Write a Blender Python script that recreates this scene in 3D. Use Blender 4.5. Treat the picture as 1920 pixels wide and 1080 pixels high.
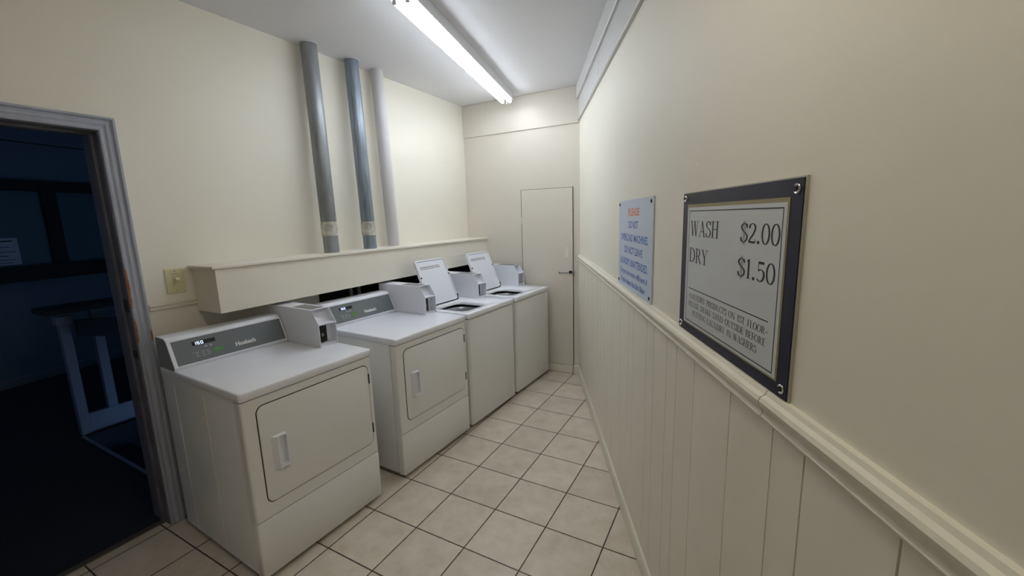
import bpy, bmesh, math, random
from mathutils import Vector, Matrix
random.seed(7)
PI = math.pi
C = bpy.context.scene.collection
for o in list(bpy.data.objects): bpy.data.objects.remove(o)

# ------------------------------------------------------------------ camera, world, exposure
sc = bpy.context.scene
CAM = (1.7217, -1.1538, 1.6019); YAW, PITCH, ROLL, FPX = 0.5001, -0.168, -0.0301, 779.77
def cam_axes():
    cy, sy, cp, sp = math.cos(YAW), math.sin(YAW), math.cos(PITCH), math.sin(PITCH)
    f = Vector((-sy*cp, cy*cp, sp)); r = Vector((cy, sy, 0)); u = r.cross(f)
    cr, sr = math.cos(ROLL), math.sin(ROLL)
    return cr*r+sr*u, -sr*r+cr*u, f
r_, u_, f_ = cam_axes()
cd = bpy.data.cameras.new('camera'); cam = bpy.data.objects.new('camera', cd); C.objects.link(cam)
cam.matrix_world = Matrix(((r_.x, u_.x, -f_.x, CAM[0]), (r_.y, u_.y, -f_.y, CAM[1]), (r_.z, u_.z, -f_.z, CAM[2]), (0, 0, 0, 1)))
cd.sensor_width = 36; cd.lens = FPX/1920*36; cd.clip_start = 0.02; cd.clip_end = 60
sc.camera = cam
w = bpy.data.worlds.new('dusk'); sc.world = w; w.use_nodes = True
bg = w.node_tree.nodes['Background']; bg.inputs[0].default_value = (0.20, 0.36, 0.66, 1); bg.inputs[1].default_value = .95
TUBE_POWER = 14.5
FILL_POWER = 22.0
sc.view_settings.view_transform = 'Standard'; sc.view_settings.look = 'None'
sc.view_settings.gamma = 1; sc.view_settings.use_curve_mapping = False
sc.view_settings.exposure = 0.55

def portal(loc, rot, sx, sy):
    d = bpy.data.lights.new('window_portal', 'AREA'); d.shape = 'RECTANGLE'; d.size = sx; d.size_y = sy
    d.cycles.is_portal = True
    o = bpy.data.objects.new('window_portal', d); C.objects.link(o); o.location = loc; o.rotation_euler = rot
portal((-3.9, -3.0, 1.4), (-PI/2, 0, 0), 1.6, 1.6)      # hallway side window

# ------------------------------------------------------------------ materials
def lin(c):
    return tuple((v/255/12.92) if v/255 <= .04045 else ((v/255+.055)/1.055)**2.4 for v in c)
def mat(name, col, rough=.5, metal=0, spec=.5, noise=0, nscale=8, bump=0, bscale=200, col2=None, emit=None, es=0, stretch=None, coat=0):
    m = bpy.data.materials.new(name); m.use_nodes = True; nt = m.node_tree; b = nt.nodes['Principled BSDF']
    c = lin(col)+(1,)
    b.inputs['Base Color'].default_value = c; b.inputs['Roughness'].default_value = rough
    b.inputs['Metallic'].default_value = metal; b.inputs['Specular IOR Level'].default_value = spec
    b.inputs['Coat Weight'].default_value = coat
    tc = nt.nodes.new('ShaderNodeTexCoord'); src = tc.outputs['Object']
    if stretch:
        mp = nt.nodes.new('ShaderNodeMapping'); mp.inputs['Scale'].default_value = stretch
        nt.links.new(src, mp.inputs[0]); src = mp.outputs[0]
    if noise or col2:
        n = nt.nodes.new('ShaderNodeTexNoise'); n.inputs['Scale'].default_value = nscale; n.inputs['Detail'].default_value = 5
        nt.links.new(src, n.inputs['Vector'])
        r = nt.nodes.new('ShaderNodeValToRGB'); r.color_ramp.elements[0].position = .3; r.color_ramp.elements[1].position = .7
        a = lin(col2) if col2 else tuple(v*(1-noise) for v in c[:3])
        r.color_ramp.elements[0].color = a+(1,); r.color_ramp.elements[1].color = c
        nt.links.new(n.outputs['Fac'], r.inputs[0]); nt.links.new(r.outputs[0], b.inputs['Base Color'])
    if bump:
        n2 = nt.nodes.new('ShaderNodeTexNoise'); n2.inputs['Scale'].default_value = bscale; n2.inputs['Detail'].default_value = 3
        bp = nt.nodes.new('ShaderNodeBump'); bp.inputs['Strength'].default_value = bump; bp.inputs['Distance'].default_value = .002
        nt.links.new(src, n2.inputs['Vector']); nt.links.new(n2.outputs['Fac'], bp.inputs['Height']); nt.links.new(bp.outputs[0], b.inputs['Normal'])
    if emit:
        b.inputs['Emission Color'].default_value = lin(emit)+(1,); b.inputs['Emission Strength'].default_value = es
    return m
M = {}
M['wall'] = mat('cream_wall_paint', (240, 236, 222), .58, noise=.03, nscale=1.6, bump=.22, bscale=26)
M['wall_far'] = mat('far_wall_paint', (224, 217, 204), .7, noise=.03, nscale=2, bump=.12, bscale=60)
M['panel'] = mat('panel_paint', (239, 234, 220), .5, noise=.04, nscale=3, bump=.12, bscale=60)
M['trim'] = mat('trim_paint', (232, 228, 212), .5, noise=.03, nscale=6)
M['white_trim'] = mat('white_trim_paint', (214, 214, 214), .4, noise=.02, nscale=6)
M['ceil'] = mat('ceiling_paint', (236, 236, 240), .8, noise=.02, nscale=2, bump=.1, bscale=80)
M['white'] = mat('white_enamel', (238, 239, 238), .22, spec=.5, noise=.012, nscale=4)
M['deck'] = mat('deck_enamel', (243, 246, 254), .12, spec=.5, noise=.015, nscale=6)
M['plastic'] = mat('white_plastic', (236, 239, 248), .35)
M['panelgrey'] = mat('grey_control_face', (112, 118, 122), .28, noise=.03, nscale=10)
M['endshade'] = mat('grey_console_end_shade', (140, 142, 146), .45)  # shade on the console end, put into the colour
M['black'] = mat('black_plastic', (9, 9, 12), .35)
M['gap'] = mat('dark_rubber_gap', (22, 21, 18), .7)
M['ledge_shade'] = mat('black_ledge_shade', (7, 7, 7), .85)  # near-black colour for the shade below the ledge
M['steel'] = mat('steel', (150, 152, 155), .3, metal=1)
M['chrome'] = mat('chrome', (205, 205, 210), .12, metal=1)
M['galv'] = mat('galvanised_steel', (158, 162, 166), .4, metal=.35, col2=(126, 130, 134), nscale=6, stretch=(3, 3, .6), bump=.15, bscale=40)
M['galv2'] = mat('brushed_galvanised_steel', (156, 166, 178), .38, metal=.35, col2=(112, 124, 136), nscale=9, stretch=(9, 9, .5), bump=.25, bscale=60)
M['tape'] = mat('foil_tape', (228, 228, 220), .3, metal=.4, col2=(150, 150, 142), nscale=24, bump=.9, bscale=60)
M['pipewhite'] = mat('white_painted_pipe', (205, 203, 203), .4, noise=.03, nscale=8)
M['tub'] = mat('washer_tub', (172, 176, 182), .25, metal=.4)
M['agit'] = mat('agitator_plastic', (205, 207, 210), .4)
M['dwhite'] = mat('display_digits', (235, 240, 255), .5, emit=(200, 220, 255), es=1.1)
M['green'] = mat('green_print', (80, 150, 60), .5)
M['print'] = mat('pale_print', (170, 176, 180), .5)
M['brandwhite'] = mat('white_print', (228, 228, 228), .5)
M['greyprint'] = mat('grey_print', (140, 140, 148), .6)
M['label'] = mat('metal_instruction_plate', (150, 150, 148), .4, metal=.3, col2=(104, 104, 102), nscale=70)
M['ivory'] = mat('ivory_plastic', (220, 212, 172), .4)
M['darktext'] = mat('dark_ink', (34, 34, 42), .6)
M['navy'] = mat('navy_frame', (26, 27, 54), .4, spec=.3)
M['gold'] = mat('dull_gold_edge', (150, 140, 104), .5)
M['signwhite'] = mat('sign_white', (206, 210, 214), .45)
M['signbase'] = mat('sign_backing', (186, 184, 170), .5)
M['signblue'] = mat('pale_blue_sign', (202, 214, 232), .4)
M['orange'] = mat('orange_ink', (238, 128, 60), .5)
M['blue'] = mat('blue_ink', (72, 118, 200), .5)
M['casing'] = mat('grey_white_casing_paint', (176, 182, 198), .5, noise=.14, nscale=14, stretch=(2, 2, .3), bump=.3, bscale=60)
M['jamb'] = mat('worn_jamb_paint', (108, 108, 120), .6, noise=.3, nscale=12, bump=.5, bscale=50)
M['wood'] = mat('bare_chipped_wood', (170, 104, 48), .7, noise=.4, nscale=60)
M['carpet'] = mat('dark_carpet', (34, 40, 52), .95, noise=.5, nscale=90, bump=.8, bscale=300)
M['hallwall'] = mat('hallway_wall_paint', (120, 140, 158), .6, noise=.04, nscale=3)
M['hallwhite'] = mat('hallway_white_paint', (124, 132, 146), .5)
M['frame_dark'] = mat('dark_window_frame', (16, 18, 18), .5)
M['rail_dark'] = mat('black_painted_rail', (10, 10, 12), .5)
M['paper'] = mat('notice_paper', (225, 225, 235), .7)
M['tube'] = mat('lit_tube', (255, 255, 255), .5, emit=(240, 247, 255), es=TUBE_POWER)
M['fill_globe'] = mat('fill_lamp_glow', (255, 250, 240), .5, emit=(255, 243, 222), es=FILL_POWER)  # glow of the added fill lamp
M['fixture'] = mat('fixture_enamel', (226, 228, 232), .35)
M['alu'] = mat('aluminium_threshold', (120, 112, 100), .4, metal=.6)
def glassmat():
    m = bpy.data.materials.new('window_glass'); m.use_nodes = True; b = m.node_tree.nodes['Principled BSDF']
    b.inputs['Base Color'].default_value = lin((92, 122, 134))+(1,); b.inputs['Roughness'].default_value = .35
    b.inputs['Metallic'].default_value = 0; b.inputs['Alpha'].default_value = 1
    return m
M['glass'] = glassmat()
def tilemat():
    m = bpy.data.materials.new('beige_floor_tile'); m.use_nodes = True; nt = m.node_tree; b = nt.nodes['Principled BSDF']
    N = nt.nodes.new; L = nt.links.new
    tc = N('ShaderNodeTexCoord'); sx = N('ShaderNodeSeparateXYZ'); L(tc.outputs['Object'], sx.inputs[0])
    S = 0.305
    def mth(op, a, v=None, c=None):
        n = N('ShaderNodeMath'); n.operation = op
        for i, q in enumerate((a, v, c)):
            if q is None: continue
            if isinstance(q, (int, float)): n.inputs[i].default_value = q
            else: L(q, n.inputs[i])
        return n.outputs[0]
    ds, ids = [], []
    for ax in ('X', 'Y'):
        t = mth('DIVIDE', sx.outputs[ax], S); ids.append(mth('FLOOR', t))
        fr = mth('FRACT', mth('ADD', t, .5)); ds.append(mth('MULTIPLY', mth('ABSOLUTE', mth('SUBTRACT', fr, .5)), S))
    d = mth('MINIMUM', ds[0], ds[1])
    nz = N('ShaderNodeTexNoise'); nz.inputs['Scale'].default_value = 30; nz.inputs['Detail'].default_value = 4; L(tc.outputs['Object'], nz.inputs['Vector'])
    d2 = mth('ADD', d, mth('MULTIPLY', mth('SUBTRACT', nz.outputs['Fac'], .5), .0022))
    mask = N('ShaderNodeMapRange'); mask.inputs['From Min'].default_value = .0022; mask.inputs['From Max'].default_value = .0040; L(d2, mask.inputs['Value'])
    n1 = N('ShaderNodeTexNoise'); n1.inputs['Scale'].default_value = 9; n1.inputs['Detail'].default_value = 7; n1.inputs['Roughness'].default_value = .65
    wn = N('ShaderNodeTexWhiteNoise'); cb = N('ShaderNodeCombineXYZ'); L(ids[0], cb.inputs[0]); L(ids[1], cb.inputs[1]); L(cb.outputs[0], wn.inputs['Vector'])
    va = N('ShaderNodeVectorMath'); va.operation = 'MULTIPLY_ADD'; L(wn.outputs['Color'], va.inputs[0]); va.inputs[1].default_value = (9, 9, 9); L(tc.outputs['Object'], va.inputs[2]); L(va.outputs[0], n1.inputs['Vector'])
    r = N('ShaderNodeValToRGB'); e = r.color_ramp.elements
    e[0].position = .3; e[0].color = lin((208, 196, 178))+(1,); e[1].position = .72; e[1].color = lin((230, 221, 206))+(1,)
    L(n1.outputs['Fac'], r.inputs[0])
    hs = N('ShaderNodeHueSaturation'); L(r.outputs[0], hs.inputs['Color']); L(mth('ADD', mth('MULTIPLY', wn.outputs['Value'], .10), .95), hs.inputs['Value'])
    mx = N('ShaderNodeMix'); mx.data_type = 'RGBA'; L(mask.outputs[0], mx.inputs[0]); mx.inputs[6].default_value = lin((62, 50, 40))+(1,); L(hs.outputs[0], mx.inputs[7])
    L(mx.outputs[2], b.inputs['Base Color'])
    b.inputs['Roughness'].default_value = .36
    bp = N('ShaderNodeBump'); bp.inputs['Distance'].default_value = .002; bp.inputs['Strength'].default_value = .6
    hh = mth('ADD', mask.outputs[0], mth('MULTIPLY', n1.outputs['Fac'], .35)); L(hh, bp.inputs['Height']); L(bp.outputs[0], b.inputs['Normal'])
    return m
M['tile'] = tilemat()

# ------------------------------------------------------------------ mesh helpers
def obj(name, bm, m, parent=None, smooth=False, loc=None):
    bmesh.ops.recalc_face_normals(bm, faces=bm.faces)
    me = bpy.data.meshes.new(name); bm.to_mesh(me); bm.free()
    mats = m if isinstance(m, list) else [m]
    for k in mats: me.materials.append(M[k])
    if smooth:
        for p in me.polygons: p.use_smooth = True
        try: me.set_sharp_from_angle(angle=math.radians(smooth if smooth > 1 else 40))
        except Exception: pass
    o = bpy.data.objects.new(name, me); C.objects.link(o)
    if parent: o.parent = parent
    if loc: o.location = loc
    return o
def struct(name, bm, m, parent=None, smooth=False):
    o = obj(name, bm, m, parent, smooth)
    if not parent: o['kind'] = 'structure'
    return o
def tag(o, label, cat, group=None):
    o['label'] = label; o['category'] = cat
    if group: o['group'] = group
    return o
def thing(name, label, cat, loc=(0, 0, 0), rz=0, group=None):
    o = bpy.data.objects.new(name, None); C.objects.link(o); o.location = loc; o.rotation_euler = (0, 0, rz); o.empty_display_size = .1
    return tag(o, label, cat, group)
def copy_tree(o, parent=None):
    c = o.copy(); C.objects.link(c)
    if parent: c.parent = parent
    for ch in [q for q in bpy.data.objects if q.parent == o and q != c]: copy_tree(ch, c)
    return c
def B(): return bmesh.new()
def box(bm, x0, x1, y0, y1, z0, z1, bev=0, seg=2, mtx=None, mi=0):
    vs = [bm.verts.new((x, y, z)) for x in (x0, x1) for y in (y0, y1) for z in (z0, z1)]
    fs = [(0, 1, 3, 2), (4, 6, 7, 5), (0, 4, 5, 1), (2, 3, 7, 6), (0, 2, 6, 4), (1, 5, 7, 3)]
    ff = [bm.faces.new([vs[i] for i in f]) for f in fs]
    for f in ff: f.material_index = mi
    es = set(e for f in ff for e in f.edges)
    if bev:
        g = bmesh.ops.bevel(bm, geom=list(es), offset=bev, segments=seg, profile=.5, affect='EDGES', clamp_overlap=True)
        allv = set(v for f in g['faces'] for v in f.verts)
        for v in vs:
            if v.is_valid: allv.add(v)
        vs = list(allv)
    if mtx:
        for v in vs: v.co = mtx @ v.co
    return bm
def bx(*a, **k): return box(B(), *a, **k)
def loft(bm, loops, cap0=True, cap1=True, closed=True, mi=0):
    """skin a list of equal length vertex loops"""
    L = [[bm.verts.new(p) for p in lp] for lp in loops]; n = len(L[0])
    for a, b in zip(L, L[1:]):
        for i in range(n if closed else n-1):
            f = bm.faces.new((a[i], a[(i+1) % n], b[(i+1) % n], b[i])); f.material_index = mi
    if cap0: bm.faces.new(L[0]).material_index = mi
    if cap1: bm.faces.new(L[-1][::-1]).material_index = mi
    return L
def rrect(a0, a1, b0, b1, r, n=6):
    """rounded rectangle outline in a 2D plane"""
    pts = []
    for cx, cy, s in ((a1-r, b1-r, 0), (a0+r, b1-r, 1), (a0+r, b0+r, 2), (a1-r, b0+r, 3)):
        for i in range(n+1):
            t = PI/2*(s+i/n); pts.append((cx+r*math.cos(t), cy+r*math.sin(t)))
    return pts
def slab_x(bm, pts, x0, x1, bev=0, mi=0):
    """(y,z) outline extruded in x, front edge at x1 softened"""
    c = (sum(p[0] for p in pts)/len(pts), sum(p[1] for p in pts)/len(pts))
    def ins(d): 
        out = []
        for p in pts:
            v = Vector((p[0]-c[0], p[1]-c[1])); hy = max(abs(q[0]-c[0]) for q in pts); hz = max(abs(q[1]-c[1]) for q in pts)
            out.append((c[0]+v.x*(1-d/hy), c[1]+v.y*(1-d/hz)))
        return out
    loops = [[(x0, y, z) for y, z in pts]]
    if bev:
        s = 1 if x1 > x0 else -1
        loops += [[(x1-s*bev, y, z) for y, z in pts], [(x1-s*bev*.3, y, z) for y, z in ins(bev*.3)], [(x1, y, z) for y, z in ins(bev)]]
    else: loops.append([(x1, y, z) for y, z in pts])
    loft(bm, loops, mi=mi); return bm
def lathe(bm, prof, cx=0, cy=0, n=48, cap0=False, cap1=False):
    loft(bm, [[(cx+r*math.cos(2*PI*i/n), cy+r*math.sin(2*PI*i/n), z) for i in range(n)] for r, z in prof], cap0, cap1); return bm
def cyl(bm, p0, p1, r, n=16, r2=None):
    p0, p1 = Vector(p0), Vector(p1); d = (p1-p0).normalized(); a = d.orthogonal().normalized(); b = d.cross(a)
    loft(bm, [[p+(a*math.cos(2*PI*i/n)+b*math.sin(2*PI*i/n))*rr for i in range(n)] for p, rr in ((p0, r), (p1, r2 or r))]); return bm
def extr(bm, prof, fn, t0, t1):
    """profile (u,z) swept between t0 and t1; fn(t,u,z)->world"""
    loft(bm, [[fn(t, u, z) for u, z in prof] for t in (t0, t1)]); return bm
def tube_path(bm, pts, r, n=12):
    loops = []
    for i, p in enumerate(pts):
        p = Vector(p); d = (Vector(pts[min(i+1, len(pts)-1)])-Vector(pts[max(i-1, 0)])).normalized()
        a = d.cross(Vector((0.13, .2, 1))).normalized(); b = d.cross(a)
        loops.append([p+(a*math.cos(2*PI*k/n)+b*math.sin(2*PI*k/n))*r for k in range(n)])
    loft(bm, loops); return bm
def sans(text, plane, width=None, height=None, bold=0.0, align='L'):
    """built-in vector lettering as a bmesh, fitted to width/height, plane(a,b)->Vector"""
    cu = bpy.data.curves.new('t', 'FONT'); cu.body = text; cu.size = 1; cu.offset = bold; cu.resolution_u = 3
    o = bpy.data.objects.new('t', cu); C.objects.link(o)
    me = bpy.data.meshes.new_from_object(o.evaluated_get(bpy.context.evaluated_depsgraph_get()))
    bpy.data.objects.remove(o)
    bm = B(); bm.from_mesh(me); bpy.data.meshes.remove(me)
    xs = [v.co.x for v in bm.verts]; x0, x1 = min(xs), max(xs)
    sxy = (width/(x1-x0)) if width else height/.72; sz = height/.72 if height else sxy
    off = {'L': 0, 'C': -(x1-x0)/2, 'R': -(x1-x0)}[align]
    for v in bm.verts: v.co = plane((v.co.x-x0+off)*sxy, v.co.y*sz)
    return bm

# ---- a small serif alphabet drawn here: strokes with thick and thin
def serif_glyphs():
    T, t, S = .118, .04, .03
    G = {}
    def v(x, y0=0, y1=1, w=T): return ('q', [(x-w/2, y0), (x+w/2, y0), (x+w/2, y1), (x-w/2, y1)])
    def dg(x0, y0, x1, y1, w): return ('q', [(x0-w/2, y0), (x0+w/2, y0), (x1+w/2, y1), (x1-w/2, y1)])
    def h(x0, x1, y, w=t): return ('q', [(x0, y-w/2), (x1, y-w/2), (x1, y+w/2), (x0, y+w/2)])
    def s(x, y, hw=.15): return h(x-hw, x+hw, S/2 if y == 0 else 1-S/2, S)
    def arc(cx, cy, rx, ry, a0, a1, TT=T, tt=t, n=14):
        P = []
        for i in range(n+1):
            a = math.radians(a0+(a1-a0)*i/n); P.append((cx+rx*math.cos(a), cy+ry*math.sin(a)))
        return stroke(P, TT, tt)
    def stroke(P, TT=T, tt=t):
        L, R = [], []
        for i, p in enumerate(P):
            a = P[max(0, i-1)]; b = P[min(len(P)-1, i+1)]; dx, dy = b[0]-a[0], b[1]-a[1]; l = math.hypot(dx, dy) or 1
            w = (tt+(TT-tt)*abs(dy/l)**1.6)/2; nx, ny = -dy/l*w, dx/l*w
            L.append((p[0]+nx, p[1]+ny)); R.append((p[0]-nx, p[1]-ny))
        return ('s', L, R)
    def spl(K, n=8):
        P = []
        for i in range(len(K)-1):
            p0, p1, p2, p3 = K[max(i-1, 0)], K[i], K[i+1], K[min(i+2, len(K)-1)]
            for j in range(n):
                u = j/n
                P.append(tuple(.5*((2*p1[k])+(-p0[k]+p2[k])*u+(2*p0[k]-5*p1[k]+4*p2[k]-p3[k])*u*u+(-p0[k]+3*p1[k]-3*p2[k]+p3[k])*u**3) for k in (0, 1)))
        P.append(K[-1]); return P
    Scurve = spl([(.50, .78), (.42, .93), (.28, .98), (.13, .90), (.09, .76), (.18, .62), (.36, .50), (.49, .38), (.50, .20), (.38, .05), (.24, .02), (.12, .09), (.06, .24)])
    G['A'] = (.78, [dg(.14, 0, .40, 1, t*1.2), dg(.64, 0, .38, 1, T), h(.22, .58, .33), s(.12, 0, .12), s(.66, 0, .14)])
    G['B'] = (.62, [v(.16), s(.12, 0, .12), s(.12, 1, .12), h(.16, .34, .98), h(.16, .36, .53), h(.16, .36, .02), arc(.30, .755, .19, .225, -90, 90), arc(.32, .275, .23, .255, -90, 90)])
    G['C'] = (.68, [arc(.40, .5, .30, .48, 48, 312), v(.60, .72, .96, t), v(.60, .05, .26, t)])
    G['D'] = (.74, [v(.16), s(.12, 0, .12), s(.12, 1, .12), h(.16, .36, .98), h(.16, .36, .02), arc(.32, .5, .33, .48, -90, 90)])
    G['E'] = (.60, [v(.16), s(.12, 0, .12), s(.12, 1, .12), h(.16, .52, .98), h(.16, .54, .02), h(.16, .42, .52), v(.51, .80, 1, t), v(.53, 0, .22, t), v(.42, .42, .62, t)])
    G['F'] = (.56, [v(.16), s(.16, 0, .15), s(.12, 1, .12), h(.16, .52, .98), h(.16, .42, .52), v(.51, .80, 1, t), v(.42, .42, .62, t)])
    G['G'] = (.74, [arc(.40, .5, .30, .48, 48, 300), v(.60, .74, .96, t), v(.61, .06, .42, T*.9), h(.48, .72, .42)])
    G['H'] = (.78, [v(.16), v(.60), s(.16, 0), s(.16, 1), s(.60, 0), s(.60, 1), h(.16, .60, .52)])
    G['I'] = (.34, [v(.16), s(.16, 0), s(.16, 1)])
    G['K'] = (.74, [v(.16), s(.16, 0), s(.16, 1), dg(.22, .42, .56, 1, t*1.2), dg(.62, 0, .32, .60, T), s(.62, 0, .13), s(.56, 1, .12)])
    G['L'] = (.58, [v(.16), s(.16, 1), s(.12, 0, .12), h(.16, .52, .02), v(.51, 0, .24, t)])
    G['N'] = (.78, [v(.14, 0, 1, t), v(.62, 0, 1, t), dg(.60, 0, .14, 1, T), s(.14, 0, .12), s(.10, 1, .10), s(.62, 1, .12)])
    G['O'] = (.76, [arc(.37, .5, .30, .48, 0, 360, n=28)])
    G['P'] = (.60, [v(.16), s(.16, 0), s(.12, 1, .12), h(.16, .34, .98), h(.16, .34, .48), arc(.30, .73, .22, .25, -90, 90)])
    G['R'] = (.70, [v(.16), s(.16, 0), s(.12, 1, .12), h(.16, .34, .98), h(.16, .34, .50), arc(.30, .74, .20, .24, -90, 90), dg(.60, 0, .34, .50, T), s(.64, 0, .09)])
    G['S'] = (.58, [stroke(Scurve), v(.50, .74, .98, t), v(.07, .03, .28, t)])
    G['T'] = (.66, [v(.31), s(.31, 0), h(.04, .58, .98), v(.05, .78, 1, t), v(.57, .78, 1, t)])
    G['U'] = (.76, [v(.16, .28, 1), v(.60, .28, 1, t), s(.16, 1), s(.60, 1, .12), arc(.38, .28, .22, .27, 180, 360, T*.9)])
    G['W'] = (1.0, [dg(.30, 0, .12, 1, T), dg(.30, 0, .50, 1, t*1.2), dg(.68, 0, .50, 1, T), dg(.68, 0, .86, 1, t*1.2), s(.12, 1, .13), s(.50, 1, .11), s(.87, 1, .11)])
    G['Y'] = (.70, [v(.34, 0, .46), s(.34, 0), dg(.34, .42, .10, 1, T), dg(.34, .42, .58, 1, t*1.2), s(.10, 1, .12), s(.58, 1, .11)])
    G['0'] = (.58, [arc(.29, .5, .215, .485, 0, 360, T*.85, n=28)])
    G['1'] = (.44, [v(.22), s(.22, 0, .14), dg(.08, .86, .22, .98, .06)])
    G['2'] = (.58, [stroke(spl([(.09, .74), (.13, .90), (.28, .98), (.44, .90), (.47, .72), (.36, .48), (.20, .26), (.07, .08)])), h(.06, .50, .05, .10), v(.50, .03, .22, t)])
    G['5'] = (.58, [h(.14, .48, .93, .12), v(.14, .50, .96, t), stroke(spl([(.14, .52), (.28, .60), (.44, .52), (.49, .32), (.41, .10), (.25, .02), (.08, .10)]))])
    G['$'] = (.58, [stroke(Scurve), v(.24, -.12, 1.12, .03), v(.34, -.12, 1.12, .03), v(.50, .74, .98, t), v(.07, .03, .28, t)])
    G['.'] = (.28, [arc(.13, .07, .04, .04, 0, 360, .09, .09, 12)])
    G['~'] = (.52, [stroke(spl([(.04, .40), (.12, .50), (.24, .46), (.34, .40), (.46, .50)]), .07, .07)])
    G[' '] = (.46, [])
    return G
SG = serif_glyphs()
def serif(text, plane, width, height):
    bm = B(); x = 0; tot = sum(SG[c][0] for c in text)-.1; k = width/tot
    for c in text:
        adv, st = SG[c]
        for q in st:
            if q[0] == 'q': bm.faces.new([bm.verts.new(plane((x+a)*k, b*height)) for a, b in q[1]])
            else:
                L = [bm.verts.new(plane((x+a)*k, b*height)) for a, b in q[1]]; R = [bm.verts.new(plane((x+a)*k, b*height)) for a, b in q[2]]
                for i in range(len(L)-1): bm.faces.new((L[i], L[i+1], R[i+1], R[i]))
        x += adv
    return bm

# ------------------------------------------------------------------ room shell
XL = -0.93; YF = 2.72; H = 2.775; YB = -2.8; TH = .12
RP = Vector((.373, 2.713, 0)); RD = Vector((1.069, -2.175, 0)).normalized(); RN = Vector((RD.y, -RD.x, 0))   # right wall line, RN points into the room
def rw(s, off, z): 
    p = RP+RD*s+RN*off; return Vector((p.x, p.y, z))
SEND = 6.2
struct('floor', loftfloor := bx(XL-.062, 3.6, YB-.1, YF+.1, -.08, 0), 'tile')
struct('ceiling', bx(-5.6, 3.6, -3.2, 3.2, H, H+.08), 'ceil')
b = B()                                                              # left wall with the open doorway
DY0, DY1, DZ = -1.12, -.268, 2.07
box(b, XL-TH, XL, DY1, YF+.1, 0, H); box(b, XL-TH, XL, YB-.3, DY0, 0, H); box(b, XL-TH, XL, DY0, DY1, DZ, H)
struct('wall_left', b, ['wall'])
b = B(); box(b, XL-TH, .55, YF, YF+TH, 0, H)
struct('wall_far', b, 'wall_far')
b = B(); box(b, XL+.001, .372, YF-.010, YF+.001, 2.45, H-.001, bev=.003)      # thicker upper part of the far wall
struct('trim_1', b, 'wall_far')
b = B()
loft(b, [[rw(s, o, z) for o, z in ((0, 0), (-TH, 0), (-TH, H), (0, H))] for s in (-.02, SEND)])
struct('wall_right', b, 'wall')
struct('wall_rear', bx(XL-.1, 3.3, YB-TH, YB, 0, H), 'wall')
# grooved panelling under the chair rail
gs = [3.56, 3.365, 3.268, 3.09, 2.868, 2.72, 2.622, 2.469, 2.368]
gs = sorted(set([round(g-1.219*k, 3) for g in gs[1:] for k in range(3)]+[3.56, 3.688, 3.84, 3.94, 4.09, 4.31, 4.49, 4.59, 4.78, 4.9, 5.06, 5.16]))
gs = [g for g in gs if .3 < g < 5.9]
prof = [(0, .012)]
for g in gs: prof += [(g-.0022, .012), (g-.001, .004), (g+.001, .004), (g+.0022, .012)]
prof += [(SEND-.1, .012), (SEND-.1, .001), (0, .001)]
b = B(); loft(b, [[rw(s, o, z) for s, o in prof] for z in (.001, 1.185)])
struct('trim_2', b, 'panel')
# chair rail, with the joint seen under the big sign
rp = [(.011, 1.172), (.020, 1.174), (.023, 1.180), (.018, 1.187), (.019, 1.194), (.027, 1.203), (.029, 1.213), (.025, 1.221), (.016, 1.226), (.012, 1.234), (.0, 1.234), (0, 1.172)]
b = B()
extr(b, rp, rw, .03, 3.236); extr(b, [(o*.96, z) for o, z in rp], rw, 3.238, SEND-.1)
struct('trim_3', b, 'trim', smooth=30)
bp = [(.012, .0), (.024, 0), (.0245, .07), (.022, .082), (.017, .088), (.012, .089)]
b = B(); extr(b, [(o, z+.001) for o, z in bp], rw, .02, SEND-.1)
struct('baseboard_right', b, 'trim', smooth=30)
# two stepped boards at the ceiling
b = B()
extr(b, [(0, 2.655), (.026, 2.655), (.030, 2.662), (.030, H-.001), (0, H-.001)], rw, -.0, SEND-.1)
struct('trim_4', b, 'white_trim')
b = B()
extr(b, [(0, 2.465), (.016, 2.465), (.020, 2.472), (.020, 2.480), (.011, 2.486), (.011, 2.655), (0, 2.655)], rw, .0, SEND-.1)
struct('trim_5', b, 'white_trim')
b = B()
for s, z0, s2, z1 in ((1.10, 2.50, 1.115, 2.64),):
    loft(b, [[rw(s+d, .0118, z0), rw(s2+d, .0118, z1)] for d in (0, .003)], False, False, closed=False)
struct('trim_6', b, 'gap')
# far wall: access door, strip, baseboard
b = B()
box(b, -.249, .300, YF-.014, YF-.001, .085, 1.87, bev=.002)
door = struct('door_1', b, 'wall_far')
b = B(); box(b, .3002, .3042, YF-.006, YF-.0012, .0, 1.872); box(b, -.2525, -.2495, YF-.0142, YF-.0012, .9, 1.8735); box(b, -.2525, .3042, YF-.010, YF-.0012, 1.8705, 1.8735)
obj('door_gap', b, 'gap', door)
b = B()      # recessed finger pull
loft(b, [[(.240+.017*math.cos(a)*k, y, 1.25+.05*math.sin(a)*k) for a in [2*PI*i/20 for i in range(20)]] for k, y in ((1.15, YF-.014), (1.05, YF-.018), (.9, YF-.015), (.55, YF-.0145))], False, True)
obj('finger_pull', b, 'trim', door, smooth=50)
la = obj('latch', bx(.266, .297, YF-.030, YF-.0141, 1.040, 1.066, bev=.003), 'gap', door)
b = B(); box(b, .297, .318, YF-.024, YF-.001, 1.045, 1.060, bev=.002); cyl(b, (.165, YF-.030, 1.044), (.27, YF-.022, 1.050), .0045, 10); cyl(b, (.165, YF-.030, 1.044), (.160, YF-.030, 1.050), .009, 10)
obj('latch_bolt', b, 'steel', door)
b = B(); box(b, -.272, -.2535, YF-.006, YF-.001, 1.53, 1.60, bev=.001); cyl(b, (-.251, YF-.017, 1.528), (-.251, YF-.017, 1.602), .004, 10)
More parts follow.
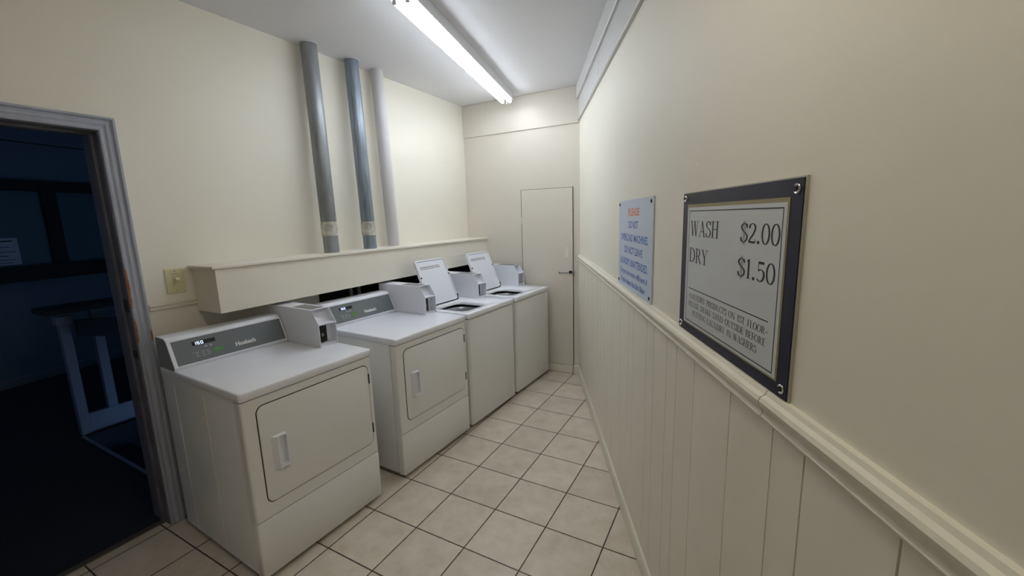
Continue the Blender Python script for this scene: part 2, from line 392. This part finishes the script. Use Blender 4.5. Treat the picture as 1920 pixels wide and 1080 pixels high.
obj('hinge', b, 'wall_far', door)
b = B(); box(b, XL+.002, .2985, YF-.027, YF-.0142, .001, .084, bev=.006, seg=3); 
struct('baseboard_far', b, 'trim')
b = B(); box(b, .307, .362, YF-.031, YF-.001, .001, .095, bev=.005)
struct('baseboard_corner', b, 'trim')
# left wall: chair rail stub beside doorway
b = B()
loft(b, [[(XL+o-.001, y, z) for o, z in ((0, 1.176), (.012, 1.178), (.016, 1.184), (.009, 1.190), (.012, 1.198), (.018, 1.203), (.010, 1.210), (0, 1.211))] for y in (-.206, .0095)])
struct('trim_7', b, 'trim', smooth=30)
b = B(); box(b, XL+.0005, XL+.006, .78, 2.71, .55, 1.10)  # black sheet standing in for the shade behind the machines
struct('shade_sheet', b, 'ledge_shade')
# doorway casing: fluted moulding
cp_ = [(0, 0), (.013, .001), (.015, .008), (.011, .014), (.011, .019), (.017, .028), (.017, .036), (.012, .043), (.012, .047), (.022, .053), (.022, .062), (0, .062)]   # (proud, across)
b = B()
loft(b, [[(XL+o, DY1-.010+a, z if z == 0 else DZ-.012+a) for o, a in cp_] for z in (0, 1)])
loft(b, [[(XL+o, (DY1-.010+a) if e else (DY0+.010-a), DZ-.012+a) for o, a in cp_] for e in (0, 1)])
loft(b, [[(XL+o, DY0+.010-a, z if z == 0 else DZ-.012+a) for o, a in cp_] for z in (0, 1)])
cas = struct('trim_9', b, 'casing', smooth=25)
b = B()      # jambs and head
for y0, y1 in ((DY1-.014, DY1-.0005), (DY0+.0005, DY0+.014)): box(b, XL-TH-.06, XL+.001, y0, y1, 0.001, DZ-.0015)
box(b, XL-TH-.06, XL+.001, DY0+.014, DY1-.014, DZ-.016, DZ-.0015)
box(b, XL-.085, XL-.05, DY1-.026, DY1-.014, 0.001, DZ-.016); box(b, XL-.085, XL-.05, DY0+.014, DY0+.026, 0.001, DZ-.016); box(b, XL-.085, XL-.05, DY0+.026, DY1-.026, DZ-.028, DZ-.016)
dfr = struct('door_frame', b, 'jamb')
def chip(y, z0, z1, w_, x, seed):
    b = B(); rr = random.Random(seed); n = 14
    L = [(XL+x, y+rr.uniform(-.002, .001), z0+(z1-z0)*i/n) for i in range(n+1)]; R = [(XL+x, y+w_*(.35+.65*math.sin(PI*(i+.6)/(n+1.2)))*rr.uniform(.75, 1.1), z0+(z1-z0)*i/n) for i in range(n+1)]
    lv = [b.verts.new(p) for p in L]; rv = [b.verts.new(p) for p in R]
    for i in range(n): b.faces.new((lv[i], rv[i], rv[i+1], lv[i+1]))
    obj('chipped_paint', b, 'wood', cas)
chip(-.279, 1.21, 1.41, .010, .0148, 1); chip(-.279, 1.03, 1.16, .009, .0148, 2); chip(-.224, 1.03, 1.09, .007, .0228, 3)
obj('strike_plate', bx(XL-.075, XL-.010, DY1-.017, DY1-.0142, 1.19, 1.255), 'black', dfr)
obj('strike_plate', bx(XL-.06, XL-.010, DY1-.017, DY1-.0142, .95, .99), 'black', dfr)
b = B(); box(b, XL-.085, XL-.046, DY0+.0145, DY1-.0145, .0005, .007, bev=.003)
struct('threshold', b, 'alu')

# ------------------------------------------------------------------ hallway beyond the doorway
HF = Vector((-4.874, -.124, 0)); HD = Vector((-.2385, .9711, 0)).normalized(); HN = Vector((HD.y, -HD.x, 0))
def hw(s, off, z):
    p = HF+HD*s+HN*off; return Vector((p.x, p.y, z))
b = B()
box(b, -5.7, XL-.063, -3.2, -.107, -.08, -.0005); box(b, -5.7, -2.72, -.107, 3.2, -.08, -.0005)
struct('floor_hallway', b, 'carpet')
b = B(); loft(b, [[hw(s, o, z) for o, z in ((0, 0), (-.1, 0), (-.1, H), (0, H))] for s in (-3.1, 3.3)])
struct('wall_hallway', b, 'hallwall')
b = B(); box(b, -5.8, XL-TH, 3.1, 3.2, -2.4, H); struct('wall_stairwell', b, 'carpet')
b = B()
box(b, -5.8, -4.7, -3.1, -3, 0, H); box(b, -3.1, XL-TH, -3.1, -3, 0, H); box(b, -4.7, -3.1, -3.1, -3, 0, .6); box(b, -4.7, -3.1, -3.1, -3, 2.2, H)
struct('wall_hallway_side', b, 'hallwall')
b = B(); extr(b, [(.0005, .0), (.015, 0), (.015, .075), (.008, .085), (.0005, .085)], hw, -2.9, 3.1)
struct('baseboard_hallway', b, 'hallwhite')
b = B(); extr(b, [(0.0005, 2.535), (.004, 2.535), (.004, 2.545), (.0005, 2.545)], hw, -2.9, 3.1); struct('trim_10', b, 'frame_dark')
# interior window in the hallway wall
b = B()
def hb(b, s0, s1, o0, o1, z0, z1): loft(b, [[hw(s, o, z) for o, z in ((o0, z0), (o1, z0), (o1, z1), (o0, z1))] for s in (s0, s1)])
hb(b, -1.2, 1.9, .001, .05, 2.03, 2.145); hb(b, -1.2, 1.9, .001, .07, 1.085, 1.25); hb(b, .62, .745, .001, .05, 1.25, 2.03); hb(b, -1.2, -1.08, .001, .05, 1.25, 2.03); hb(b, 1.8, 1.9, .001, .05, 1.25, 2.03)
win = struct('window_1', b, 'frame_dark')
b = B(); hb(b, -1.08, .62, .001, .012, 1.25, 2.03); obj('pane', b, 'glass', win)
b = B(); hb(b, .745, 1.8, .001, .012, 1.25, 2.03); obj('pane', b, 'glass', win)
b = B(); hb(b, .03, .37, .0125, .0145, 1.265, 1.546)
pn = tag(obj('paper_notice', b, 'paper'), 'white paper notice taped to the dark hallway window seen through the doorway', 'notice')
for z, a, c, hh in ((1.508, .14, .33, .012), (1.45, .10, .30, .005), (1.40, .09, .34, .005), (1.36, .14, .28, .006), (1.32, .09, .33, .005), (1.29, .12, .31, .005)):
    b = B(); loft(b, [[hw(q, o, zz) for o, zz in ((.0146, z), (.0150, z), (.0150, z+hh), (.0146, z+hh))] for q in (a, c)])
    obj('print_line', b, 'darktext', pn)
# stair railing at the stairwell
rl = thing('stair_railing', 'dark railed balustrade with pale flat balusters around the stairwell beyond the doorway', 'railing', (-2.78, -.08, 0))
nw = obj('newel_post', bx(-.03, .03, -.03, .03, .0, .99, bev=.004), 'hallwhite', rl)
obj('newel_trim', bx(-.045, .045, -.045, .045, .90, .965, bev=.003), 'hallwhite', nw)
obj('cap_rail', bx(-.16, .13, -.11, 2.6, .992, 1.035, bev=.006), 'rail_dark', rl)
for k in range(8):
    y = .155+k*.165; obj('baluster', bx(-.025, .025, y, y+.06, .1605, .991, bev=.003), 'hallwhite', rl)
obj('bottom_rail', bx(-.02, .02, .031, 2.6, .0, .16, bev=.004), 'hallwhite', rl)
b = B(); loft(b, [[(.005, y, z) for y, z in ()] or [(x, .05, .93-.0), (x, .05, .80), (x, 1.5, .48), (x, 1.5, .72)] for x in (.048, .11)])
obj('sloping_handrail', b, 'rail_dark', rl)
b = B()
box(b, -2.72, XL-TH, -.125, -.105, .0, .012, bev=.003); nos = struct('trim_11', b, 'hallwhite')
b = B()
for k in range(9): box(b, -2.72, XL-TH, -.107+.26*k, -.107+.26*(k+1), -.19*(k+1)-.2, -.19*(k+1))
struct('stairs', b, 'carpet')
b = B(); box(b, -2.82, -2.721, -.1, 3.1, -2.3, -.081); struct('wall_stairwell_side', b, 'carpet')

# ------------------------------------------------------------------ boxed ledge over the machines
lg = thing('boxed_ledge', 'long cream boxed-in ledge along the left wall above the machines', 'ledge', (-.81, 0, 1.14))
b = B(); box(b, XL+.001, -.69, .010, YF-.0005, 1.14, 1.378, bev=.0015)
for v in b.verts: v.co -= Vector((-.81, 0, 1.14))
obj('casing_box', b, 'panel', lg)
b = B(); box(b, XL+.001, -.678, -.008, YF-.0005, 1.379, 1.396, bev=.004)
for v in b.verts: v.co -= Vector((-.81, 0, 1.14))
obj('top_board', b, 'panel', lg)

# ------------------------------------------------------------------ vent pipes
def pipe(name, label, cx, cy, tx, ty, r, m, tape=None, group=None):
    t = thing(name, label, 'pipe', (cx, cy, 1.397), group=group)
    d = Vector((tx-cx, ty-cy, H-1.398))
    def pt(f): return d*f
    n = 40
    b = B(); sec = [0, .10, .155, .157, .45, .452, .75, .752, .998] if tape else [0, .5, .998]
    rr = [r*.97, r*.97, r*.97, r, r, r*1.006, r*1.006, r, r] if tape else [r, r, r]
    loft(b, [[pt(f)+Vector((q*math.cos(2*PI*i/n), q*math.sin(2*PI*i/n), 0)) for i in range(n)] for f, q in zip(sec, rr)])
    obj('duct', b, m, t, smooth=40)
    if tape:
        b = B(); L = []
        for k in range(9):
            f = tape[0]+(tape[1]-tape[0])*k/8; L.append([pt(f)+Vector((1, 0, 0))*((r*1.02+random.uniform(0, .0022))*math.cos(2*PI*i/n))+Vector((0, 1, 0))*((r*1.02+random.uniform(0, .0022))*math.sin(2*PI*i/n)) for i in range(n)])
        loft(b, L); obj('foil_tape', b, 'tape', t)
    b = B()      # ceiling hole edge
    lathe(b, [(r*1.02, H-1.3985), (r*1.16, H-1.3985), (r*1.16, H-1.402), (r*1.02, H-1.402)], d.x, d.y, 32); obj('ceiling_collar', b, 'ceil', t)
    return t
PX = -.83
pipe('vent_pipe', 'dull grey galvanised vent pipe nearest the doorway, foil tape band at its foot', -.792, .79+.03, -.850, .845, .052, 'galv', (.085, .155), None)
pipe('vent_pipe', 'blue-grey streaked galvanised vent pipe in the middle, between the dull pipe and the white one', -.795, 1.175, -.845, 1.19, .050, 'galv2', (.075, .15), None)
pipe('vent_pipe', 'white painted vent pipe standing on the ledge farthest from the doorway', -.835, 1.47, -.850, 1.44, .049, 'pipewhite', None, None)

# ------------------------------------------------------------------ light switch
sw = thing('light_switch', 'ivory wall switch plate with round-ended toggle beside the boxed ledge', 'switch', (XL, -.073, 1.32))
b = B(); loft(b, [[(x, y, z) for y, z in rrect(-.045+i, .045-i, -.067+i, .067-i, .004, 3)] for x, i in ((0, 0), (.004, 0), (.0065, .003))]); obj('cover_plate', b, 'ivory', sw)
b = B(); box(b, .0066, .010, -.011, .011, -.028, .030, bev=.001); obj('switch_frame', b, 'ivory', sw)
b = B(); cyl(b, (.010, 0, 0), (.028, .002, .012), .011, 16, .010); obj('toggle', b, 'ivory', sw, smooth=40)
for z in (.052, -.052):
    b = B(); cyl(b, (.0066, 0, z), (.0082, 0, z), .0032, 12); obj('screw', b, 'steel', sw)
b = B()
for i in range(7): box(b, .0066, .0069, -.018+i*.0045, -.0155+i*.0045, .037, .0395)
obj('print', b, 'darktext', sw)

# ------------------------------------------------------------------ signs on the right wall
def on_sign(t, text, s0, s1, z, h, m, kind='serif', off=.0145, bold=.0, name='lettering', italic=0):
    f = lambda a, c: rw(s0+a, off, z+c)
    bm = serif(text, f, s1-s0, h) if kind == 'serif' else sans(text, f, s1-s0, h, bold)
    for v in bm.verts: v.co -= t.location
    return obj(name, bm, m, t)
def sbox(b, s0, s1, o0, o1, z0, z1, org, bev=0):
    loft(b, [[rw(s, o, z)-org for o, z in ((o0, z0), (o1, z0), (o1, z1), (o0, z1))] for s in (s0, s1)]); return b
org = rw(3.01, 0, 1.236)
ps = thing('price_sign', 'large navy-framed WASH and DRY price sign on the right wall', 'sign', org)
org = ps.location.copy()
A0, A1, Z0, Z1 = 2.727, 3.302, 1.236, 1.657
obj('backing_board', sbox(B(), A0-.003, A1+.004, .001, .008, Z0-.003, Z1+.003, org), 'signbase', ps)
obj('navy_border', sbox(B(), A0, A1, .0081, .0115, Z0, Z1, org), 'navy', ps)
obj('gold_edge', sbox(B(), 2.764, 3.267, .0116, .0128, 1.262, 1.624, org), 'gold', ps)
obj('white_face', sbox(B(), 2.772, 3.262, .0129, .0140, 1.266, 1.615, org), 'signwhite', ps)
b = B()
for s0, s1, z0, z1 in ((2.783, 3.252, 1.6035, 1.606), (2.783, 3.252, 1.273, 1.2755), (2.783, 2.7855, 1.2755, 1.6035), (3.2495, 3.252, 1.2755, 1.6035), (2.800, 3.226, 1.3735, 1.3758)):
    sbox(b, s0, s1, .0141, .0144, z0, z1, org)
obj('ruled_line', b, 'darktext', ps)
for tx, s0, s1, z, h in (('WASH', 2.796, 2.978, 1.532, .044), ('$2.00', 3.092, 3.242, 1.531, .043), ('DRY', 2.793, 2.920, 1.455, .042), ('$1.50', 3.088, 3.235, 1.452, .043),
                         ('~LAUNDRY PRODUCTS ON 1ST FLOOR~', 2.802, 3.228, 1.345, .0165), ('PLEASE SHAKE SAND OUTSIDE BEFORE', 2.803, 3.221, 1.3205, .0165), ('PUTTING LAUNDRY IN WASHERS', 2.835, 3.190, 1.296, .0165)):
    on_sign(ps, tx, s0, s1, z, h, 'darktext')
for s, z in ((2.744, 1.642), (3.284, 1.638), (3.284, 1.254), (2.744, 1.252)):
    b = B(); n = 24; Q = [(.0116, .0098), (.0150, .0098), (.0165, .0080), (.0155, .0058), (.0125, .0052)]
    loft(b, [[rw(s+r*math.cos(2*PI*i/n), o, z+r*math.sin(2*PI*i/n))-org for i in range(n)] for o, r in Q], False, False)
    g = obj('grommet', b, 'chrome', ps, smooth=60)
    b = B(); loft(b, [[rw(s+r*math.cos(2*PI*i/n), o, z+r*math.sin(2*PI*i/n))-org for i in range(n)] for o, r in ((.0117, .0052), (.0127, .0050))]); obj('grommet_hole', b, 'gap', g)
for ch in [q for q in bpy.data.objects if q.parent == ps]:      # thin rigid panel
    for v in ch.data.vertices: v.co -= RN*(v.co.dot(RN)*.38)
ps.location -= RD*.010
ns = thing('notice_sign', 'smaller pale blue notice board in blue and orange lettering on the right wall', 'sign', rw(2.08, 0, 1.236))
org = ns.location.copy()
obj('sign_board', sbox(B(), 1.778, 2.392, .001, .0065, 1.236, 1.668, org), 'signblue', ns)
for tx, s0, s1, z, h, m in (('PLEASE', 1.985, 2.185, 1.594, .034, 'orange'), ('DO NOT', 1.995, 2.17, 1.535, .034, 'blue'), ('OVERLOAD MACHINES.', 1.835, 2.335, 1.472, .034, 'blue'), ('DO NOT LEAVE', 1.915, 2.25, 1.412, .034, 'blue'),
                            ('LAUNDRY UNATTENDED.', 1.825, 2.335, 1.352, .034, 'blue'), ('Dryers are more efficient if', 1.83, 2.335, 1.303, .027, 'blue'), ('If you clean the lint filter.', 1.845, 2.31, 1.258, .027, 'blue')):
    on_sign(ns, tx, s0, s1, z, h, m, 'sans', .0068, .022)
for s, z in ((1.800, 1.650), (2.368, 1.650), (2.368, 1.256), (1.800, 1.256)):
    b = B(); n = 16
    loft(b, [[rw(s+r*math.cos(2*PI*i/n), o, z+r*math.sin(2*PI*i/n))-org for i in range(n)] for o, r in ((.0066, .0075), (.0095, .0068), (.0105, .004))]); obj('screw', b, 'gap', ns, smooth=40)

# ------------------------------------------------------------------ fluorescent fixture
FD = Vector((-.236, .972, 0)).normalized(); ang = math.atan2(FD.y, FD.x)
FN = Vector((FD.y, -FD.x, 0))      # across, towards the right wall
def fxp(wd, c): return FD*wd+FN*c
fx = thing('fluorescent_light', 'long lit fluorescent fixture with bare tubes on the ceiling', 'ceiling light', (0, 0, H))
fx.rotation_euler = (0, 0, ang); o0 = fxp(1.545, .312); fx.location = (o0.x, o0.y, H)
HL = .995
b = B(); loft(b, [[(x, y, z) for y, z in ((-.064, -.001), (-.064, -.071), (-.061, -.071), (-.059, -.062), (.059, -.062), (.061, -.071), (.064, -.071), (.064, -.001))] for x in (-HL, HL)]); obj('housing', b, 'fixture', fx)
for sx in (-1, 0, 1):
    for y in (-.036, .036):
        obj('lamp_holder', bx(sx*(HL-.008)-.007, sx*(HL-.008)+.007, y-.011, y+.011, -.100, -.0622, bev=.003), 'plastic', fx)
for sx in (-1, 1):
    for y in (-.036, .036):
        b = B(); cyl(b, (sx*.012, y, -.084), (sx*(HL-.016), y, -.084), .0165, 20); obj('fluorescent_tube', b, 'tube', fx, smooth=50)
b = B(); cyl(b, (HL-.02, -.006, -.063), (HL-.018, -.006, -.108), .003, 8); obj('pull_stub', b, 'plastic', fx)

# unseen ceiling lamp, added as fill for near wall and machine fronts
gl = thing('fill_light', 'added fill lamp, small, warm and round, on the ceiling out of view', 'ceiling light', (1.55, -.62, H))
b = B(); lathe(b, [(.001, -.02), (.14, -.02), (.15, -.001), (.001, -.001)], 0, 0, 32); obj('fill_base', b, 'fixture', gl, smooth=30)
b = B(); lathe(b, [(.13*math.cos(a), -.021-.085*math.sin(a)) for a in [PI/2*i/10 for i in range(11)]][:-1]+[(.002, -.106)], 0, 0, 32, True, True); obj('fill_dome', b, 'fill_globe', gl, smooth=60)

# ------------------------------------------------------------------ machines
P0 = Vector((-.052, .412, 0)); RDm = Vector((.098, 2.237, 0)).normalized(); RZ = -math.radians(2.508)
def mloc(t): p = P0+RDm*t; return (p.x, p.y, 0)
D = .745; TOP = .910
def coin_box(par, y0, y1):
    """sheet-metal coin vault with the stepped open front"""
    z0 = TOP+.0008; zm, zt = 1.040, 1.120; xf, xu, xb = -.258, -.312, -.742; tk = .003
    cb_ = B()
    side = [(xb, z0), (xf, z0), (xf, zm), (xu, zt), (xb, zt)]
    for ya in (y0, y1-tk):
        loft(cb_, [[(x, y, z) for x, z in side] for y in (ya, ya+tk)])
    box(cb_, xb, xu, y0+tk, y1-tk, zt-tk, zt)                 # top
    box(cb_, xb, xb+tk, y0+tk, y1-tk, z0, zt-tk)              # back
    box(cb_, xf-.055, xf, y0+tk, y1-tk, zm-.006, zm)          # shelf between the recesses
    box(cb_, xf-.058, xf-.055, y0+tk, y1-tk, z0, zm)          # lower recess back
    loft(cb_, [[(x, y, z) for x, z in ((xf-.055, zm), (xf-.052, zm), (xu-.038, zt-tk), (xu-.041, zt-tk))] for y in (y0+tk, y1-tk)])   # upper recess back
    box(cb_, xf-.055, xf-.012, y0+tk, y1-tk, z0, z0+.012)
    c = obj('coin_box', cb_, 'plastic', par)
    b = B(); box(b, xf-.0548, xf-.046, y0+.012, y1-.034, z0+.014, zm-.008, bev=.002); obj('coin_slide', b, 'black', c)
    b = B(); n = 12
    loft(b, [[(x, y0+.048+r*math.cos(2*PI*i/n), .968+r*1.2*math.sin(2*PI*i/n)) for i in range(n)] for x, r in ((xf-.0458, .009), (xf-.041, .008))])
    obj('coin_slot', b, 'steel', c)
    for yy, zz in ((y0+.065, 1.018), (y0+.068, .935)):
        b = B(); cyl(b, (xf-.0458, yy, zz), (xf-.043, yy, zz), .003, 8); obj('screw', b, 'steel', c)
    b = B(); box(b, xu-.20, xu-.02, y0+.016, y1-.018, zt+.0002, zt+.0012); obj('instruction_plate', b, 'label', c)
    return c
def feet(par, W):
    for x in (-.69, -.05):
        for y in (.045, W-.045):
            b = B(); cyl(b, (x, y, .0005), (x, y, .0302), .018, 12); obj('foot', b, 'gap', par)
def side_ribs(b, y, s, groove):
    for x, z0, z1 in groove:
        box(b, x-.0022, x+.0022, min(y, y+s*.0015), max(y, y+s*.0015), z0, z1, bev=.0006, seg=1)
def dryer(label, t):
    W = .682; r = thing('clothes_dryer', label, 'dryer', mloc(t), RZ, 'white front-loading dryers')
    b = B()
    box(b, -D, -.0408, .0, W, .030, TOP-.0385, bev=.002)
    for y, s in ((0, -1), (W, 1)):
        side_ribs(b, y, s, ((-.615, .05, .835), (-.315, .03, .825), (-.030, .02, .86)))
        box(b, -.615, -.315, min(y, y+s*.0015), max(y, y+s*.0015), .833, .8365, bev=.0005, seg=1)
        box(b, -.70, -.06, min(y, y+s*.0015), max(y, y+s*.0015), .045, .049, bev=.0005, seg=1)
    obj('cabinet', b, 'white', r, smooth=35)
    # deck with rolled edges
    b = B(); lo = []
    for i, z in ((.002, TOP-.038), (0, TOP-.036), (0, TOP-.006), (.0018, TOP-.0018), (.006, TOP)):
        lo.append([(x, y, z) for x, y in rrect(-D+i, .018-i, -.004+i, W+.004-i, .012, 4)])
    loft(b, lo); obj('top_deck', b, 'deck', r, smooth=50)
    b = B(); loft(b, [[(x, y, z) for x, y in rrect(-.04, .011, .0, W, .010, 4)] for z in (.301, TOP-.0435)]); obj('front_panel', b, 'white', r, smooth=40)
    b = B(); loft(b, [[(x, y, z) for x, y in rrect(-.04+i, .012-i, .0+i, W-i, .010, 4)] for z, i in ((.026, .002), (.029, 0), (.293, 0), (.2965, .002))]); obj('lower_panel', b, 'white', r, smooth=40)
    y0, y1, z0, z1 = .060, .652, .368, .826
    b = B(); slab_x(b, rrect(y0-.004, y1+.004, z0-.004, z1+.004, .036), .0105, .0118); obj('door_seal', b, 'gap', r)
    b = B(); slab_x(b, rrect(y0, y1, z0, z1, .032), .0119, .0155, .0022); dr = obj('door', b, 'white', r, smooth=40)
    for z in (.745, .455):
        b = B(); box(b, .0119, .0175, y1-.002, y1+.007, z-.028, z+.028, bev=.0015); obj('hinge', b, 'gap', dr)
    # cup handle
    ya, yb, za, zb = .104, .168, .508, .670
    O = rrect(ya, yb, za, zb, .004, 3); O2 = rrect(ya+.018, yb-.001, za+.003, zb-.003, .004, 3); I1 = rrect(ya+.028, yb-.005, za+.014, zb-.008, .005, 3); I2 = rrect(ya+.032, yb-.007, za+.018, zb-.012, .005, 3)
    b = B(); loft(b, [[(.0154, y, z) for y, z in O], [(.0175, y, z) for y, z in O], [(.0335, y, z) for y, z in O2], [(.0335, y, z) for y, z in I1], [(.0158, y, z) for y, z in I2]], False, True); obj('handle', b, 'plastic', dr, smooth=35)
    # control console
    ye = .566; b = B(); z = TOP+.0008
    pr = [(-.742, z), (-.575, z), (-.574, z+.012), (-.630, 1.052), (-.640, 1.062), (-.655, 1.067), (-.735, 1.067), (-.742, 1.060)]
    loft(b, [[(x, y, q) for x, q in pr] for y in (.0, ye)])
    cn = obj('control_console', b, 'plastic', r, smooth=35)
    n = Vector((1.052-z-.012, 0, .056)).normalized(); up = Vector((-.056, 0, 1.052-z-.012)).normalized(); base = Vector((-.574, 0, z+.012)); HH = (Vector((-.630, 0, 1.052))-base).length
    def cf(y, v, o=0): return base+up*v+n*o+Vector((0, y, 0))
    b = B()      # white rim around the grey face
    def cq(b, ya, yb, va, vb, oa, ob): loft(b, [[cf(y, v, o) for v, o in ((va, oa), (va, ob), (vb, ob), (vb, oa))] for y in (ya, yb)])
    cq(b, .0, .016, .0, HH, .0, .004); cq(b, ye-.008, ye, .0, HH, .0, .004); cq(b, .016, ye-.008, 0, .006, 0, .004); cq(b, .016, ye-.008, HH-.008, HH, 0, .004)
    obj('console_rim', b, 'plastic', cn)
    b = B(); cq(b, .0165, ye-.0085, .0065, HH-.0085, .0003, .0016); obj('control_panel', b, 'panelgrey', cn)
    b = B(); loft(b, [[(x, y, q) for x, q in pr[:4]+[(-.640, 1.058), (-.655, 1.062), (-.735, 1.062), (-.740, 1.058)]] for y in (-.0022, -.0002)]); obj('end_shade', b, 'endshade', cn)  # thin plate coloured darker as the shaded left end of the console
    b = B(); cq(b, .100, .205, .090, .111, .0017, .0022); obj('display', b, 'black', cn)
    b = B()
    def seg(x, v, ws): 
        a, hh, tt = .011, .0075, .0024
        S = {'a': (0, a, 2*hh-tt, 2*hh), 'g': (0, a, hh-tt/2, hh+tt/2), 'd': (0, a, 0, tt), 'f': (0, tt, hh, 2*hh), 'b': (a-tt, a, hh, 2*hh), 'e': (0, tt, 0, hh), 'c': (a-tt, a, 0, hh)}
        for k in ws: cq(b, x+S[k][0], x+S[k][1], v+S[k][2], v+S[k][3], .0023, .0026)
    seg(.106, .093, 'bc'); seg(.122, .093, 'afgcd'); seg(.138, .093, 'abcdef'); cq(b, .1188, .1205, .0965, .0985, .0023, .0026); cq(b, .1188, .1205, .1035, .1055, .0023, .0026)
    obj('display_digits', b, 'dwhite', cn)
    b = B()
    for i in range(3):
        for yy in (.102, .128, .152):
            cq(b, yy, yy+.017-.004*((i+int(yy*100)) % 2), .030+i*.011, .0335+i*.011, .0017, .0020)
    for yy in (.150, .172): cq(b, yy, yy+.012, .072, .080, .0017, .0020)
    cq(b, .092, .096, .050, .055, .0017, .0021)
    obj('printed_marks', b, 'print', cn)
    b = B(); loft(b, [[cf(.205+.026*math.cos(a), .047+.009*math.sin(a), o) for a in [2*PI*i/20 for i in range(20)]] for o in (.0017, .0026)]); cq(b, .19, .225, .0255, .0285, .0017, .002)
    obj('start_button', b, 'green', cn)
    bm = sans('Huebsch', lambda a, c: cf(.290+a, .036+c, .0020), .105, .021, .05); obj('lettering', bm, 'brandwhite', cn)
    coin_box(r, .570, W)
    feet(r, W)
    return r
d1 = dryer('nearest white dryer beside the doorway, its whole front, lower panel and left side in view', -.685)
d2 = copy_tree(d1); d2.location = mloc(.180); d2['label'] = 'second white dryer, between the nearest dryer and the open-lidded washers'

def washer(label, t):
    W = .650; r = thing('washing_machine', label, 'washer', mloc(t), RZ, 'white top-loading washers')
    b = B()
    loft(b, [[(x, y, z) for x, y in rrect(-D, .006, .0, W, .014, 5)] for z in (.028, TOP-.046)], True, False)
    obj('cabinet', b, 'white', r, smooth=40)
    b = B(); slab_x(b, rrect(.010, W-.010, .028, TOP-.050, .006, 3), .0055, .0105, .004); obj('front_panel', b, 'white', r, smooth=50)
    b = B(); loft(b, [[(x, y, z) for x, y in rrect(-D+.01, -.004, .008, W-.008, .010, 4)] for z in (TOP-.050, TOP-.040)], False, False); obj('deck_seam', b, 'gap', r)
    # deck with loading opening
    hx0, hx1, hy0, hy1 = -.395, -.075, .075, .395
    n = 7
    def P(i, z, rr=.014): return [(x, y, z) for x, y in rrect(-D+i, .018-i, -.004+i, W+.004-i, rr, n)]
    def Q(i, z, rr=.075): return [(x, y, z) for x, y in rrect(hx0-i, hx1+i, hy0-i, hy1+i, rr, n)]
    b = B(); loft(b, [P(.002, TOP-.040), P(0, TOP-.038), P(0, TOP-.006), P(.0018, TOP-.0018), P(.006, TOP), Q(.030, TOP, .055), Q(.024, TOP-.004, .055), Q(.003, TOP-.006), Q(-.002, TOP-.012), Q(-.004, TOP-.030)], False, False)
    obj('top_deck', b, 'deck', r, smooth=50)
    b = B(); cx, cy = (hx0+hx1)/2+.0, (hy0+hy1)/2
    lathe(b, [(.235, .835), (.225, .852), (.188, .856), (.178, .846), (.180, .80), (.215, .77), (.215, .45)], cx, cy, 48, cap1=True); obj('tub', b, 'tub', r, smooth=50)
    b = B(); lathe(b, [(.035, .80), (.04, .78), (.045, .6), (.10, .50), (.14, .46)], cx, cy, 24, cap0=True); obj('agitator', b, 'agit', r, smooth=40)
    # open lid, leaning back from its hinge line
    tilt = math.radians(112); hx, hz = -.425, TOP+.006
    def lp(u, y, o): return (hx+math.cos(tilt)*u+math.sin(tilt)*o, y, hz+math.sin(tilt)*u-math.cos(tilt)*o)
    y0, y1, L = .070, .432, .385
    def R_(i, o, rr): 
        return [lp(u, y, o) for y, u in rrect(y0+i, y1-i, 0+i, L-i, rr, n)]
    b = B(); loft(b, [R_(.004, -.014, .022), R_(0, -.010, .026), R_(0, .009, .026), R_(.003, .012, .024), R_(.010, .012, .020), R_(.014, .004, .018)], True, True)
    ld = obj('lid', b, 'plastic', r, smooth=35)
    b = B(); rr = random.Random(5)
    for row, (u0, u1) in enumerate(((.318, .327), (.304, .312))):
        y = .115
        while y < .345:
            e = y+rr.uniform(.006, .020); loft(b, [[lp(u, yy, o) for u, o in ((u0, .0042), (u0, .0047), (u1-rr.choice((0, .002)), .0047), (u1, .0042))] for yy in (y, min(e, .35))]); y = e+.0045
    obj('lid_print', b, 'greyprint', ld)
    for y in (y0+.009, y1-.009):
        b = B(); cyl(b, lp(.235, y, .0118), lp(.235, y, .0165), .0065, 12); obj('bumper', b, 'gap', ld)
    b = B(); cyl(b, (hx+.004, y0+.01, TOP+.003), (hx+.004, y1-.005, TOP+.003), .0028, 8); box(b, hx-.01, hx+.006, y1+.0005, y1+.006, TOP+.001, TOP+.05, bev=.002); obj('lid_hinge', b, 'gap', r)
    # low rear console behind the lid
    z = TOP+.0008
    pr = [(-.742, z), (-.640, z), (-.665, 1.045), (-.680, 1.055), (-.742, 1.055)]
    b = B(); loft(b, [[(x, y, q) for x, q in pr] for y in (.0, .515)]); obj('rear_console', b, 'plastic', r)
    coin_box(r, .520, .640)
    feet(r, W)
    return r
w1 = washer('nearer open-lidded top-loading washer, between the second dryer and the far washer', .900)
w2 = copy_tree(w1); w2.location = mloc(1.592); w2['label'] = 'farther open-lidded top-loading washer at the end of the row beside the small wall door'

# ------------------------------------------------------------------ hoses in the gap behind the dryers
for y, x, lab in ((1.02, -.885, 'dark hose behind the second dryer, seen through the gap below the boxed ledge'), (1.10, -.888, 'dark hose farther along behind the second dryer, below the boxed ledge')):
    b = B(); tube_path(b, [(x, y+.01*math.sin(k*.9), .12+k*.1) for k in range(11)], .013)
    tag(obj('drain_hose', b, 'galv'), lab, 'hose')
